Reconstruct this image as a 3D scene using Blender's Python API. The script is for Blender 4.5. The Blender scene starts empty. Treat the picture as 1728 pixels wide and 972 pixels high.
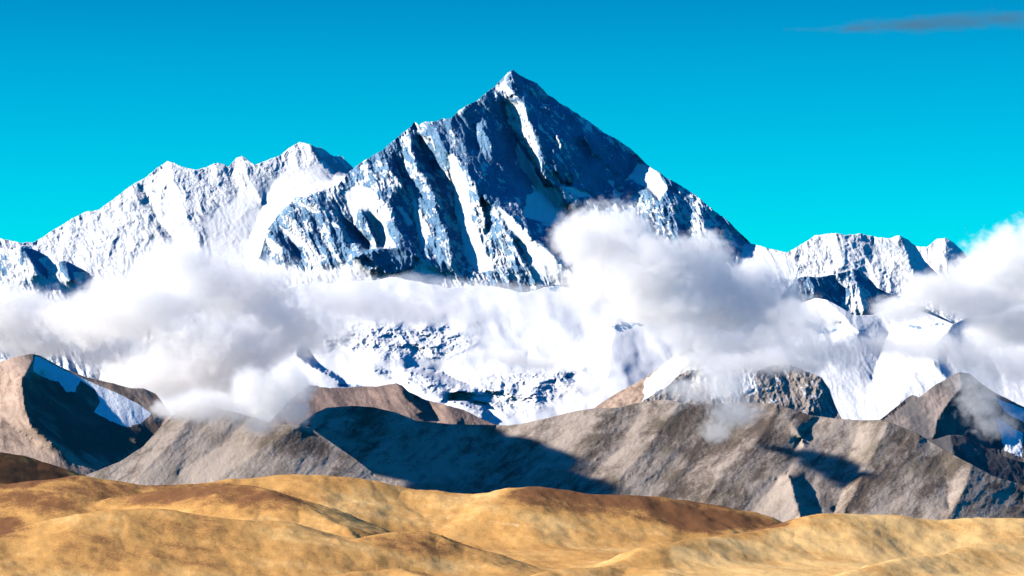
import bpy, bmesh, math, random
import numpy as np
from mathutils import Vector

C = bpy.context.scene.collection
R = math.radians
FAST_NO_CLOUDS = False

# ------------------------------------------------------------------ camera
FOV = R(20.0)
K = 2 * math.tan(FOV / 2) / 1728.0            # one photo pixel at unit distance
cam_d = bpy.data.cameras.new('camera')
cam_d.angle = FOV
cam_d.sensor_fit = 'HORIZONTAL'
cam_d.clip_start = 0.5
cam_d.clip_end = 5000
cam = bpy.data.objects.new('camera', cam_d)
cam.location = (0, 0, 0)
cam.rotation_euler = (R(90), 0, 0)
C.objects.link(cam)
sc = bpy.context.scene
sc.camera = cam
sc.render.engine = 'CYCLES'
cy = sc.cycles
cy.use_denoising = True
cy.max_bounces = 14
cy.diffuse_bounces = 0
cy.glossy_bounces = 1
cy.transmission_bounces = 1
cy.volume_bounces = 14
cy.transparent_max_bounces = 16
cy.volume_step_rate = 0.55
cy.volume_max_steps = 256
cy.use_adaptive_sampling = True
cy.adaptive_threshold = 0.03
cy.caustics_reflective = False
cy.caustics_refractive = False
sc.view_settings.view_transform = 'Standard'
sc.view_settings.look = 'None'
sc.view_settings.exposure = 0.8
sc.view_settings.gamma = 1.0
sc.view_settings.use_curve_mapping = False

# ------------------------------------------------------------------ light
SUN_EL = R(27.0)
SUN_AZ = R(-94.0)                              # from +Y towards +X: the sun stands on the left
LV = Vector((math.sin(SUN_AZ) * math.cos(SUN_EL), math.cos(SUN_AZ) * math.cos(SUN_EL), math.sin(SUN_EL)))
sun_d = bpy.data.lights.new('sun', 'SUN')
sun_d.energy = 5.0
sun_d.angle = R(0.5)
sun_d.color = (1.0, 0.94, 0.86)
sun = bpy.data.objects.new('sun', sun_d)
sun.rotation_euler = LV.to_track_quat('Z', 'Y').to_euler()
C.objects.link(sun)

w = bpy.data.worlds.new('World')
sc.world = w
w.use_nodes = True
nt = w.node_tree
for n in list(nt.nodes):
    nt.nodes.remove(n)
out = nt.nodes.new('ShaderNodeOutputWorld')
bg = nt.nodes.new('ShaderNodeBackground')
bg.inputs['Strength'].default_value = 0.12
sky = nt.nodes.new('ShaderNodeTexSky')
sky.sky_type = 'NISHITA'
sky.sun_disc = False
sky.sun_elevation = SUN_EL
sky.sun_rotation = SUN_AZ
sky.altitude = 3000
sky.dust_density = 0.3
sky.ozone_density = 2.0
tc = nt.nodes.new('ShaderNodeTexCoord')
sp = nt.nodes.new('ShaderNodeSeparateXYZ')
nt.links.new(tc.outputs['Generated'], sp.inputs[0])
rp = nt.nodes.new('ShaderNodeValToRGB')
SKY_STOPS = [(0.0000, (0.000, 0.548, 0.739)), (0.0216, (0.000, 0.519, 0.687)), (0.0580, (0.000, 0.441, 0.583)), (0.0785, (0.000, 0.398, 0.547)), (0.0977, (0.000, 0.338, 0.491)), (0.2, (0.02, 0.34, 0.66)), (1.0, (0.03, 0.46, 0.90))]
cr = rp.color_ramp
cr.elements[0].position, cr.elements[0].color = SKY_STOPS[0][0], (*SKY_STOPS[0][1], 1)
cr.elements[1].position, cr.elements[1].color = SKY_STOPS[-1][0], (*SKY_STOPS[-1][1], 1)
for p, c in SKY_STOPS[1:-1]:
    e = cr.elements.new(p); e.color = (*c, 1)
nt.links.new(sp.outputs['Z'], rp.inputs[0])
mx = nt.nodes.new('ShaderNodeMix'); mx.data_type = 'RGBA'; mx.blend_type = 'MULTIPLY'
mx.inputs[0].default_value = 1.0
nt.links.new(sky.outputs[0], mx.inputs[6])
nt.links.new(rp.outputs[0], mx.inputs[7])
nt.links.new(mx.outputs[2], bg.inputs['Color'])
nt.links.new(bg.outputs[0], out.inputs['Surface'])
w.cycles.sampling_method = 'MANUAL'
w.cycles.sample_map_resolution = 512

# ------------------------------------------------------------------ helpers: noise
def _hash(ix, iy, seed):
    h = (ix.astype(np.int64) * 374761393 + iy.astype(np.int64) * 668265263 + seed * 1442695041) & 0xFFFFFFFF
    h = ((h ^ (h >> 13)) * 1274126177) & 0xFFFFFFFF
    h = h ^ (h >> 16)
    return (h & 0xFFFF) / 65536.0 * (2 * np.pi)

def perlin(x, y, seed=0):
    xi = np.floor(x); yi = np.floor(y)
    xf = x - xi; yf = y - yi
    xi = xi.astype(np.int64); yi = yi.astype(np.int64)
    u = xf * xf * xf * (xf * (xf * 6 - 15) + 10); v = yf * yf * yf * (yf * (yf * 6 - 15) + 10)
    def g(i, j):
        a = _hash(xi + i, yi + j, seed)
        return np.cos(a) * (xf - i) + np.sin(a) * (yf - j)
    n00 = g(0, 0); n10 = g(1, 0); n01 = g(0, 1); n11 = g(1, 1)
    a = n00 + u * (n10 - n00); b = n01 + u * (n11 - n01)
    return (a + v * (b - a)) * 1.5

def fbm(x, y, lam, octs, seed=0, gain=0.5, ridged=False):
    s = np.zeros_like(x); a = 1.0; t = 0
    for o in range(octs):
        n = perlin(x / lam + 17.3 * o, y / lam - 9.1 * o, seed + o * 31)
        if ridged:
            n = 1 - 2 * np.abs(n) * 1.4
        s += a * n; t += a; a *= gain; lam *= 0.5
    return s / t

def smooth(a, b, x):
    t = np.clip((x - a) / (b - a), 0, 1)
    return t * t * (3 - 2 * t)

# ------------------------------------------------------------------ helpers: traced lines
def tr(org, pts):
    """points read in a magnified crop -> photograph pixels"""
    ox, oy, s = org
    return [(ox + p[0] / s, oy + p[1] / s) for p in pts]

C1 = (0, 220, 2.875); C2 = (420, 180, 3.036); C3 = (700, 100, 2.43); C4 = (1200, 360, 2.858)
C5 = (0, 560, 2.36); C6 = (500, 480, 2.558); C7 = (1000, 560, 2.36); C8 = (300, 760, 2.16)
Z1 = (560, 190, 6.942); Z2 = (440, 310, 6.942); Z3 = (660, 310, 5.4); Z4 = (780, 110, 6.942); Z5 = (850, 230, 6.48)

def membrane(bbox, lines, g=3):
    """a skin stretched over the traced ridge and gully lines"""
    u0, u1, v0, v1 = bbox
    samples = []
    for pts, a, b in lines:
        pts = np.array(pts, float)
        seg = np.hypot(*np.diff(pts, axis=0).T)
        L = np.concatenate([[0], np.cumsum(seg)])
        n = max(int(L[-1] / 1.0), 2)
        s = np.linspace(0, L[-1], n)
        uu = np.interp(s, L, pts[:, 0]); vv = np.interp(s, L, pts[:, 1])
        if isinstance(a, (list, tuple)):
            val = np.interp(s, L, np.array(a, float))
        else:
            val = a + (b - a) * s / L[-1]
        samples.append((uu, vv, val))
    if not samples:
        return lambda u, v: np.zeros_like(u)
    U = np.concatenate([s[0] for s in samples]); V = np.concatenate([s[1] for s in samples]); W = np.concatenate([s[2] for s in samples])
    prev = None
    for gg in (g * 16, g * 8, g * 4, g * 2, g):
        nx = int((u1 - u0) / gg) + 2; ny = int((v1 - v0) / gg) + 2
        iu = np.clip(np.round((U - u0) / gg).astype(int), 0, nx - 1)
        iv = np.clip(np.round((V - v0) / gg).astype(int), 0, ny - 1)
        acc = np.zeros((ny, nx)); cnt = np.zeros((ny, nx))
        np.add.at(acc, (iv, iu), W); np.add.at(cnt, (iv, iu), 1)
        m = cnt > 0
        val = np.where(m, acc / np.maximum(cnt, 1), 0)
        if prev is None:
            f = np.full((ny, nx), W.mean())
        else:
            pu = np.linspace(0, prev.shape[1] - 1, nx); pv = np.linspace(0, prev.shape[0] - 1, ny)
            gu = np.clip(np.arange(nx) * gg / pg, 0, prev.shape[1] - 1.001); gv = np.clip(np.arange(ny) * gg / pg, 0, prev.shape[0] - 1.001)
            a0 = gu.astype(int); b0 = gv.astype(int); fu = gu - a0; fv = (gv - b0)[:, None]
            f = (prev[b0][:, a0] * (1 - fu) + prev[b0][:, a0 + 1] * fu) * (1 - fv) + (prev[b0 + 1][:, a0] * (1 - fu) + prev[b0 + 1][:, a0 + 1] * fu) * fv
        for it in range(200 if gg > g else 60):
            p = np.pad(f, 1, mode='edge')
            f = 0.25 * (p[:-2, 1:-1] + p[2:, 1:-1] + p[1:-1, :-2] + p[1:-1, 2:])
            f = np.where(m, val, f)
        prev = f; pg = gg
    F = prev
    def sample(u, v):
        gu = np.clip((u - u0) / g, 0, F.shape[1] - 1.001); gv = np.clip((v - v0) / g, 0, F.shape[0] - 1.001)
        a = gu.astype(int); b = gv.astype(int); fu = gu - a; fv = gv - b
        return (F[b, a] * (1 - fu) + F[b, a + 1] * fu) * (1 - fv) + (F[b + 1, a] * (1 - fu) + F[b + 1, a + 1] * fu) * fv
    return sample

def inpoly(u, v, poly, soft=4.0):
    """0..1 mask of a traced patch, feathered by `soft` pixels"""
    poly = np.array(poly, float)
    inside = np.zeros(u.shape, bool); d = np.full(u.shape, 1e9)
    n = len(poly)
    for i in range(n):
        x0, y0 = poly[i]; x1, y1 = poly[(i + 1) % n]
        c = ((y0 > v) != (y1 > v))
        xi = (x1 - x0) * (v - y0) / ((y1 - y0) if y1 != y0 else 1e-9) + x0
        inside ^= c & (u < xi)
        dx, dy = x1 - x0, y1 - y0
        t = np.clip(((u - x0) * dx + (v - y0) * dy) / (dx * dx + dy * dy + 1e-9), 0, 1)
        d = np.minimum(d, np.hypot(u - x0 - t * dx, v - y0 - t * dy))
    s = np.where(inside, d, -d)
    return smooth(-soft, soft, s)

def grid_mesh(name, P, attrs, mat):
    """P: rows x cols x 3 points -> one smooth mesh object"""
    nr, nc = P.shape[:2]
    idx = np.arange(nr * nc).reshape(nr, nc)
    q = np.stack([idx[1:, :-1], idx[1:, 1:], idx[:-1, 1:], idx[:-1, :-1]], -1).reshape(-1, 4)
    me = bpy.data.meshes.new(name)
    me.vertices.add(nr * nc)
    me.vertices.foreach_set('co', P.reshape(-1).astype(np.float32))
    nf = len(q)
    me.loops.add(nf * 4); me.polygons.add(nf)
    me.loops.foreach_set('vertex_index', q.reshape(-1).astype(np.int32))
    me.polygons.foreach_set('loop_start', (np.arange(nf) * 4).astype(np.int32))
    me.polygons.foreach_set('use_smooth', np.ones(nf, bool))
    me.update(calc_edges=True)
    for an, arr in attrs.items():
        at = me.attributes.new(an, 'FLOAT', 'POINT')
        at.data.foreach_set('value', arr.reshape(-1).astype(np.float32))
    me.materials.append(mat)
    o = bpy.data.objects.new(name, me)
    C.objects.link(o)
    return o

def tag(o, label=None, cat=None, group=None, kind=None):
    if label: o['label'] = label
    if cat: o['category'] = cat
    if group: o['group'] = group
    if kind: o['kind'] = kind
    return o

GROUND_Z = -26.0

def relief(name, label, sil, bottom, D0, vref, slope, mat, lines=(), noise=None, jag=(2.0, 40, 5), du=1.3, dv=1.3,
           attr_fn=None, smooth_mask=None, back=0.8, cat='mountain', seed=1, warp=10.0, g=3):
    """a mountain as a graph of depth over its face: real slopes, ridges and gullies, plus its far side"""
    sil = sorted(sil); su = np.array([p[0] for p in sil], float); sv = np.array([p[1] for p in sil], float)
    u = np.arange(su[0], su[-1] + du, du)
    S = np.interp(u, su, sv)
    ja, jl, jo = jag
    zz = np.zeros_like(u)
    S = S - ja * fbm(u, zz + seed * 3.7, jl, jo, seed + 5, gain=0.62, ridged=False)
    if callable(bottom): B = bottom(u)
    elif isinstance(bottom, (list, tuple)):
        B = np.interp(u, [p[0] for p in bottom], [p[1] for p in bottom])
    else: B = np.full_like(u, bottom)
    B = np.maximum(B, S + 4)
    nrow = int(np.max(B - S) / dv) + 2
    t = np.linspace(0, 1, nrow)[:, None]
    V = S[None, :] + t * (B - S)[None, :]
    U = np.broadcast_to(u[None, :], V.shape).copy()
    bbox = (su[0] - 5, su[-1] + 5, S.min() - 5, B.max() + 5)
    mem = membrane(bbox, lines, g)
    wu = U + warp * fbm(U, V, 60, 3, seed + 71); wv = V + warp * fbm(U, V, 60, 3, seed + 91)
    kk = 1.0 if smooth_mask is None else smooth_mask(U, V)
    wu2 = U + 0.45 * (wu - U); wv2 = V + 0.45 * (wv - V)
    rel = slope * (vref - V) + mem(wu2, wv2)
    nz = noise(U, V, wu, wv) if noise else 0
    rel = rel + nz * kk
    D = D0 * (1 + K * rel)
    X = (U - 864) * K * D; Z = (486 - V) * K * D
    P = np.stack([X, D, Z], -1)
    at = attr_fn(U, V, wu, wv) if attr_fn else {}
    # far side of the crest and skirt into the ground
    rows = [P]; arows = {k: [a] for k, a in at.items()}
    steps = np.array([0.3, 0.9, 2, 4, 8, 14, 22]) * D0 / 300
    bk = []
    for i, d in enumerate(steps):
        q = P[0].copy(); q[:, 1] += d; q[:, 2] = np.maximum(q[:, 2] - back * d - 0.15 * d * (fbm(u, zz + i, 25, 3, seed + 3)), GROUND_Z - 1)
        bk.append(q)
    bk = np.stack(bk[::-1])
    sk = []
    drop = np.maximum(P[-1][:, 2] - (GROUND_Z - 1.0), 0.5)
    for f in (0.06, 0.15, 0.3, 0.55, 1.0):
        q = P[-1].copy(); q[:, 1] -= drop * f * 1.3; q[:, 2] -= drop * f
        if 0.1 < f < 0.9: q[:, 2] += 0.03 * drop * fbm(u, zz + f * 9, 45, 4, seed + 17)
        sk.append(q)
    sk = np.stack(sk)
    P = np.concatenate([bk, P, sk])
    at = {k: np.concatenate([np.repeat(a[:1], len(bk), 0), a, np.repeat(a[-1:], len(sk), 0)]) for k, a in at.items()}
    o = grid_mesh(name, P, at, mat)
    tag(o, label, cat, kind='structure')
    return o

# ------------------------------------------------------------------ helpers: materials
class NB:
    def __init__(s, name):
        s.m = bpy.data.materials.new(name); s.m.use_nodes = True
        s.t = s.m.node_tree
        for n in list(s.t.nodes): s.t.nodes.remove(n)
        s.out = s.t.nodes.new('ShaderNodeOutputMaterial')
    def n(s, ty, **kw):
        nd = s.t.nodes.new(ty)
        for k, v in kw.items(): setattr(nd, k, v)
        return nd
    def l(s, a, b): s.t.links.new(a, b)
    def val(s, x, sock):
        if isinstance(x, (int, float)): sock.default_value = x
        elif isinstance(x, tuple): sock.default_value = x
        else: s.l(x, sock)
    def math(s, op, a, b=0.0, c=None, clamp=False):
        nd = s.n('ShaderNodeMath', operation=op); nd.use_clamp = clamp
        s.val(a, nd.inputs[0]); s.val(b, nd.inputs[1])
        if c is not None: s.val(c, nd.inputs[2])
        return nd.outputs[0]
    def vmath(s, op, a, b=(0, 0, 0), out=0):
        nd = s.n('ShaderNodeVectorMath', operation=op)
        s.val(a, nd.inputs[0])
        if b is not None: s.val(b, nd.inputs[1])
        return nd.outputs[out]
    def mix(s, f, a, b):
        nd = s.n('ShaderNodeMix', data_type='RGBA')
        s.val(f, nd.inputs[0])
        s.val((*a, 1) if isinstance(a, tuple) else a, nd.inputs[6]); s.val((*b, 1) if isinstance(b, tuple) else b, nd.inputs[7])
        return nd.outputs[2]
    def ss(s, a, b, x):
        nd = s.n('ShaderNodeMapRange', interpolation_type='SMOOTHSTEP')
        s.val(x, nd.inputs[0]); s.val(a, nd.inputs[1]); s.val(b, nd.inputs[2])
        return nd.outputs[0]
    def noise(s, vec, scale, detail=4, rough=0.55, dist=0.0):
        nd = s.n('ShaderNodeTexNoise'); nd.inputs['Scale'].default_value = scale
        nd.inputs['Detail'].default_value = detail; nd.inputs['Roughness'].default_value = rough; nd.inputs['Distortion'].default_value = dist
        s.l(vec, nd.inputs['Vector']); return nd.outputs[0]
    def attr(s, name):
        nd = s.n('ShaderNodeAttribute'); nd.attribute_name = name; return nd.outputs['Fac']
    def pos(s, scale=(1, 1, 1), rot=(0, 0, 0)):
        g = s.n('ShaderNodeNewGeometry'); m0 = s.n('ShaderNodeMapping'); mp = s.n('ShaderNodeMapping')
        s.l(g.outputs['Position'], m0.inputs[0]); m0.inputs['Rotation'].default_value = rot
        s.l(m0.outputs[0], mp.inputs[0]); mp.inputs['Scale'].default_value = scale
        return mp.outputs[0]
    def surf(s, col, rough=0.9, bump=None, bstr=0.5, bdist=0.1, spec=0.1):
        b = s.n('ShaderNodeBsdfPrincipled')
        s.val((*col, 1) if isinstance(col, tuple) else col, b.inputs['Base Color'])
        s.val(rough, b.inputs['Roughness']); b.inputs['Specular IOR Level'].default_value = spec
        if bump is not None:
            bp = s.n('ShaderNodeBump'); bp.inputs['Strength'].default_value = bstr; bp.inputs['Distance'].default_value = bdist
            s.l(bump, bp.inputs['Height']); s.l(bp.outputs[0], b.inputs['Normal'])
        s.l(b.outputs[0], s.out.inputs['Surface'])
        return s.m

def mat_massif(name, rock_a, rock_b, unit, snow=(0.78, 0.785, 0.79), speck=0.9, bstr=0.6, ang=-62):
    """rock with lying snow; `unit` = size of a photo pixel there"""
    b = NB(name)
    p = b.pos((1 / unit, 1 / unit, 1 / unit))
    ps = b.pos((0.28 / unit, 0.5 / unit, 1.0 / unit), (0, R(ang), 0))
    n1 = b.noise(ps, 1 / 8.0, 6, 0.65, 0.5)
    n2 = b.noise(p, 1 / 4.5, 5, 0.68)
    n3 = b.noise(p, 1 / 40.0, 4, 0.55)
    nn = b.math('ADD', b.math('MULTIPLY', n1, 0.7), b.math('MULTIPLY', n2, 0.3))
    nn = b.math('MULTIPLY', b.math('SUBTRACT', nn, 0.5), speck * 2.6)
    s = b.ss(0.42, 0.58, b.math('ADD', b.attr('snow'), nn))
    rock = b.mix(b.ss(0.35, 0.65, n3), rock_a, rock_b)
    rock = b.mix(b.math('MULTIPLY', b.ss(0.4, 0.7, n2), 0.5), rock, tuple(c * 0.55 for c in rock_a))
    col = b.mix(s, rock, snow)
    h = b.math('ADD', b.math('MULTIPLY', n1, 1.0), b.math('MULTIPLY', n2, 0.6))
    h = b.math('MULTIPLY', h, b.math('SUBTRACT', 1.0, b.math('MULTIPLY', b.attr('smoothness'), 0.9)))
    return b.surf(col, 0.85, h, bstr, unit * 5, 0.05)

def mat_scree(name, ca, cb, cc, unit, bstr=0.36, ang=45):
    """bare stony slopes: `tone` shifts between light scree and dark rock, `snow` lays old ice on it"""
    b = NB(name)
    p = b.pos((1 / unit, 1 / unit, 1 / unit))
    ps = b.pos((0.22 / unit, 0.5 / unit, 1.0 / unit), (0, R(ang), 0))
    n1 = b.noise(ps, 1 / 14.0, 6, 0.6, 0.5)
    n2 = b.noise(p, 1 / 4.0, 5, 0.7)
    n3 = b.noise(p, 1 / 70.0, 5, 0.55, 0.6)
    f = b.math('ADD', b.attr('tone'), b.math('MULTIPLY', b.math('SUBTRACT', n1, 0.5), 1.9))
    f = b.math('ADD', f, b.math('MULTIPLY', b.math('SUBTRACT', n2, 0.5), 0.9))
    col = b.mix(b.ss(0.1, 0.9, f), cb, ca)
    col = b.mix(b.math('MULTIPLY', b.ss(0.45, 0.7, n3), 0.65), col, cc)
    sn = b.math('ADD', b.attr('snow'), b.math('MULTIPLY', b.math('SUBTRACT', n2, 0.5), 1.0))
    sn = b.math('ADD', sn, b.math('MULTIPLY', b.math('SUBTRACT', n1, 0.5), 0.8))
    col = b.mix(b.ss(0.42, 0.6, sn), col, (0.82, 0.84, 0.86))
    h = b.math('ADD', b.math('MULTIPLY', n1, 0.8), b.math('MULTIPLY', n2, 0.7))
    return b.surf(col, 0.95, h, bstr, unit * 5, 0.05)

def mat_grass(name):
    b = NB(name)
    p = b.pos((1, 1, 1))
    pl = b.pos((0.6, 0.45, 2.4), (0, R(-12), R(20)))
    n1 = b.noise(pl, 1.1, 6, 0.6, 0.8)
    n2 = b.noise(pl, 5.5, 8, 0.74, 0.6)
    n3 = b.noise(p, 30, 4, 0.7)
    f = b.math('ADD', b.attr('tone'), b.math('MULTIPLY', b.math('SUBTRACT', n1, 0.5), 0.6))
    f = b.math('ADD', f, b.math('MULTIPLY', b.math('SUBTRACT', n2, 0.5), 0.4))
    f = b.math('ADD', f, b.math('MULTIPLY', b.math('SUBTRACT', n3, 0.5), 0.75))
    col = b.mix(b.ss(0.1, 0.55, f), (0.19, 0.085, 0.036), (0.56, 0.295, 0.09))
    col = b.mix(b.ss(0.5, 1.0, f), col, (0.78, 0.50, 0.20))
    n5 = b.noise(b.pos((1, 1, 1)), 75, 2, 0.5)
    col = b.mix(b.math('MULTIPLY', b.ss(0.58, 0.68, n5), 0.55), col, (0.16, 0.085, 0.045))
    pale = b.math('ADD', b.attr('pale'), b.math('MULTIPLY', b.math('SUBTRACT', n2, 0.5), 1.6))
    pale = b.math('ADD', pale, b.math('MULTIPLY', b.math('SUBTRACT', n3, 0.5), 1.4))
    col = b.mix(b.ss(0.5, 0.75, pale), col, (0.80, 0.62, 0.38))
    h = b.math('ADD', b.math('MULTIPLY', n2, 0.25), b.math('MULTIPLY', n3, 0.45))
    return b.surf(col, 0.95, h, 0.22, 0.05, 0.05)

# ------------------------------------------------------------------ ground sheet
gb = NB('valley_gravel')
gcol = gb.mix(gb.ss(0.35, 0.65, gb.noise(gb.pos(), 0.05, 6, 0.6)), (0.22, 0.17, 0.13), (0.32, 0.25, 0.19))
gmat = gb.surf(gcol, 0.95, gb.noise(gb.pos(), 0.6, 6, 0.6), 0.5, 1.0)
gx = np.linspace(-2500, 2500, 60); gy = np.linspace(-600, 4400, 60)
GX, GY = np.meshgrid(gx, gy)
ground = grid_mesh('ground', np.stack([GX, GY[::-1], np.full_like(GX, GROUND_Z)], -1), {}, gmat)
tag(ground, 'bare brown valley floor below all the mountains', 'ground', kind='structure')

# ------------------------------------------------------------------ snow mountains
def n_rock(amp, lam, dirx=0.45, seed=11, octs=6, aniso=2.4, fine=1.0):
    """craggy relief stretched along the fall lines"""
    L = math.hypot(dirx, 1.0); dx, dy = dirx / L, 1.0 / L
    def f(U, V, wu, wv):
        a = (wu * dx + wv * dy) / aniso; c = wu * dy - wv * dx
        r = fbm(c, a, lam, octs, seed, 0.56, ridged=True)
        q = fbm(U, V, lam * 0.16, 3, seed + 200, 0.6)
        rib = fbm(c + 3 * q, a, lam * 0.24, 3, seed + 300, 0.55, ridged=True)
        return -amp * r + amp * 0.16 * fine * q - amp * 0.17 * rib
    return f

main_sil = [(436, 436), (440, 428), (450, 391), (473, 358), (499, 333), (520, 330), (545, 322), (571, 310), (598, 282), (618, 270), (647, 251), (660, 239),
            (680, 224), (694, 215), (698, 207), (703, 207), (707, 211), (716, 205), (736, 205), (748, 200), (762, 199), (774, 187), (785, 180), (807, 168), (836, 146), (850, 129),
            (858, 122), (866, 118), (877, 127), (890, 133), (906, 141), (924, 160), (928, 162), (945, 173), (963, 184), (1004, 213), (1041, 236), (1066, 252), (1091, 277), (1132, 304), (1157, 318),
            (1190, 343), (1227, 372), (1245, 388), (1260, 404), (1268, 412), (1285, 416), (1302, 420), (1320, 428), (1345, 450)]
main_lines = [
    ([(436, 436), (450, 391), (473, 358), (499, 333), (545, 322), (598, 282)], [75, 70, 62, 50, 30, 45], 0),
    (tr(Z2, [(110, 570), (260, 740), (330, 800)]), 45, 40), (tr(Z2, [(200, 520), (350, 690), (470, 800)]), 55, 55),
    (tr(Z2, [(330, 240), (480, 320), (640, 420), (740, 520)]), 38, 22), (tr(Z2, [(240, 370), (440, 560), (520, 620), (650, 760)]), 40, 30),
    (tr(Z2, [(450, 160), (600, 270), (700, 330), (760, 390), (900, 490), (950, 560), (990, 700), (1030, 830)]), 25, 0),
    (tr(Z2, [(940, 280), (950, 380), (1000, 490), (1090, 560), (1200, 640), (1270, 700), (1280, 760)]), [40, 45, 50, 55, 62, 62, 55], 0),
    (tr(Z2, [(1190, 340), (1260, 450), (1290, 560), (1330, 650), (1400, 740)]), 2, 10),
    (tr(Z2, [(1240, 310), (1300, 370), (1370, 470), (1430, 620), (1440, 740)]), [8, 22, 38, 40, 25], 0),
    ([(634, 332), (653, 346), (660, 371), (673, 391), (693, 410), (704, 425)], -12, -8),
    (tr(Z1, [(600, 430), (620, 500), (650, 600), (700, 680), (760, 780), (830, 870)]), [5, 0, -5, -8, -8, 0], 0),
    ([(667, 235), (679, 252), (682, 270), (681, 290), (684, 310), (695, 332), (698, 365), (702, 391), (708, 413), (710, 428)], [18, 25, 32, 32, 25, 28, 30, 30, 25, 15], 0),
    ([(694, 237), (695, 256), (701, 268), (705, 282), (715, 295), (720, 310), (734, 330), (737, 356), (743, 377), (752, 399), (756, 417), (760, 449)], -12, -18),
    ([(711, 229), (713, 248), (728, 262), (733, 276), (747, 294), (762, 314), (767, 334), (766, 366), (777, 390), (778, 416), (791, 438), (804, 462)], [12, 22, 25, 28, 30, 30, 30, 28, 25, 22, 15, 0], 0),
    ([(713, 227), (734, 236), (747, 248), (757, 258), (766, 258), (775, 271), (789, 291), (798, 310)], [-10, -30, -40, -45, -52, -60, -62, -62], 0),
    (tr(Z3, [(770, 0), (780, 60), (810, 200), (850, 330), (860, 420)]), [-62, -54, -38, -26, -15], 0), (tr(Z3, [(830, 140), (880, 340), (890, 420)]), -8, 0),
    ([(817, 332), (841, 349), (862, 367), (878, 384), (899, 404), (923, 421), (949, 449), (975, 475)], [-45, -52, -56, -58, -58, -56, -48, -35], 0),
    (tr(Z3, [(1100, 480), (1120, 560), (1200, 680), (1250, 740)]), -38, -25), (tr(Z3, [(1150, 520), (1230, 640), (1260, 700)]), -22, -15),
    ([(811, 219), (823, 232), (830, 248), (848, 272), (864, 298)], -28, 5), (tr(Z4, [(130, 700), (150, 850), (190, 970)]), 0, 0),
    (tr(Z4, [(20, 560), (130, 400), (300, 400), (420, 420)]), -25, -5),
    ([(852, 172), (854, 189), (853, 196), (864, 214), (872, 232), (884, 252), (901, 279), (910, 298), (919, 322), (936, 341), (956, 361), (985, 390)], [12, 30, 40, 52, 62, 70, 78, 84, 88, 92, 94, 90], 0),
    ([(865, 119), (856, 129), (854, 139), (861, 147), (866, 157), (879, 170), (886, 191), (894, 208), (905, 219), (908, 248), (912, 255), (913, 273), (916, 295), (933, 312), (946, 323), (955, 343)],
     [-12, -14, -16, -18, -14, -8, -4, -2, 0, 8, 12, 20, 30, 42, 48, 58], 0),
    ([(836, 146), (850, 128)], 8, 0),
    ([(600, 434), (625, 424), (655, 417), (690, 422), (708, 434)], -46, -40), ([(622, 452), (655, 460), (690, 450)], -22, -20),
    (tr(Z5, [(590, 0), (640, 90), (655, 115)]), 12, 22), (tr(Z5, [(562, 0), (600, 100)]), 26, 34),
    (tr(Z5, [(545, 150), (555, 300), (575, 380)]), 17, 27), (tr(Z5, [(515, 160), (522, 300)]), 25, 32),
    (tr(Z5, [(600, 395), (660, 520)]), 40, 52), (tr(Z5, [(572, 430), (605, 525)]), 52, 62),
    ([(877, 127), (906, 141), (924, 162), (963, 184), (1004, 213), (1041, 236), (1066, 252), (1091, 277)], [4, 28, 42, 62, 88, 108, 124, 130], 0),
    (tr(Z4, [(600, 345), (760, 350), (900, 400), (1010, 440)]), [-2, 14, 30, 46], 0),
    (tr(Z4, [(680, 400), (850, 480), (1000, 510), (1200, 570)]), [-6, 6, 20, 50], 0),
    (tr(Z5, [(880, 10), (960, 140), (1010, 190)]), 42, 68), (tr(Z5, [(820, 10), (870, 130), (920, 200)]), 60, 76),
    ([(1080, 272), (1056, 305), (1044, 323)], 135, 122),
    (tr(Z5, [(600, 550), (740, 560), (880, 590), (980, 660)]), [45, 62, 75, 90], 0), (tr(Z5, [(560, 430), (640, 520), (720, 540)]), [48, 68, 85], 0),
    ([(1108, 288), (1122, 320), (1136, 352), (1145, 390)], 82, 72), ([(1136, 316), (1160, 340), (1165, 390)], 100, 92), ([(1178, 345), (1200, 400)], 78, 82), ([(1210, 368), (1225, 400)], 105, 108), ([(1245, 390), (1262, 410)], 150, 165),
    ([(560, 500), (700, 500), (850, 500), (1000, 490), (1150, 470)], [60, 30, 0, 5, 50], 0),
    ([(436, 560), (700, 560), (1000, 560), (1345, 560)], [40, 10, -10, 60], 0),
]
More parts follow.
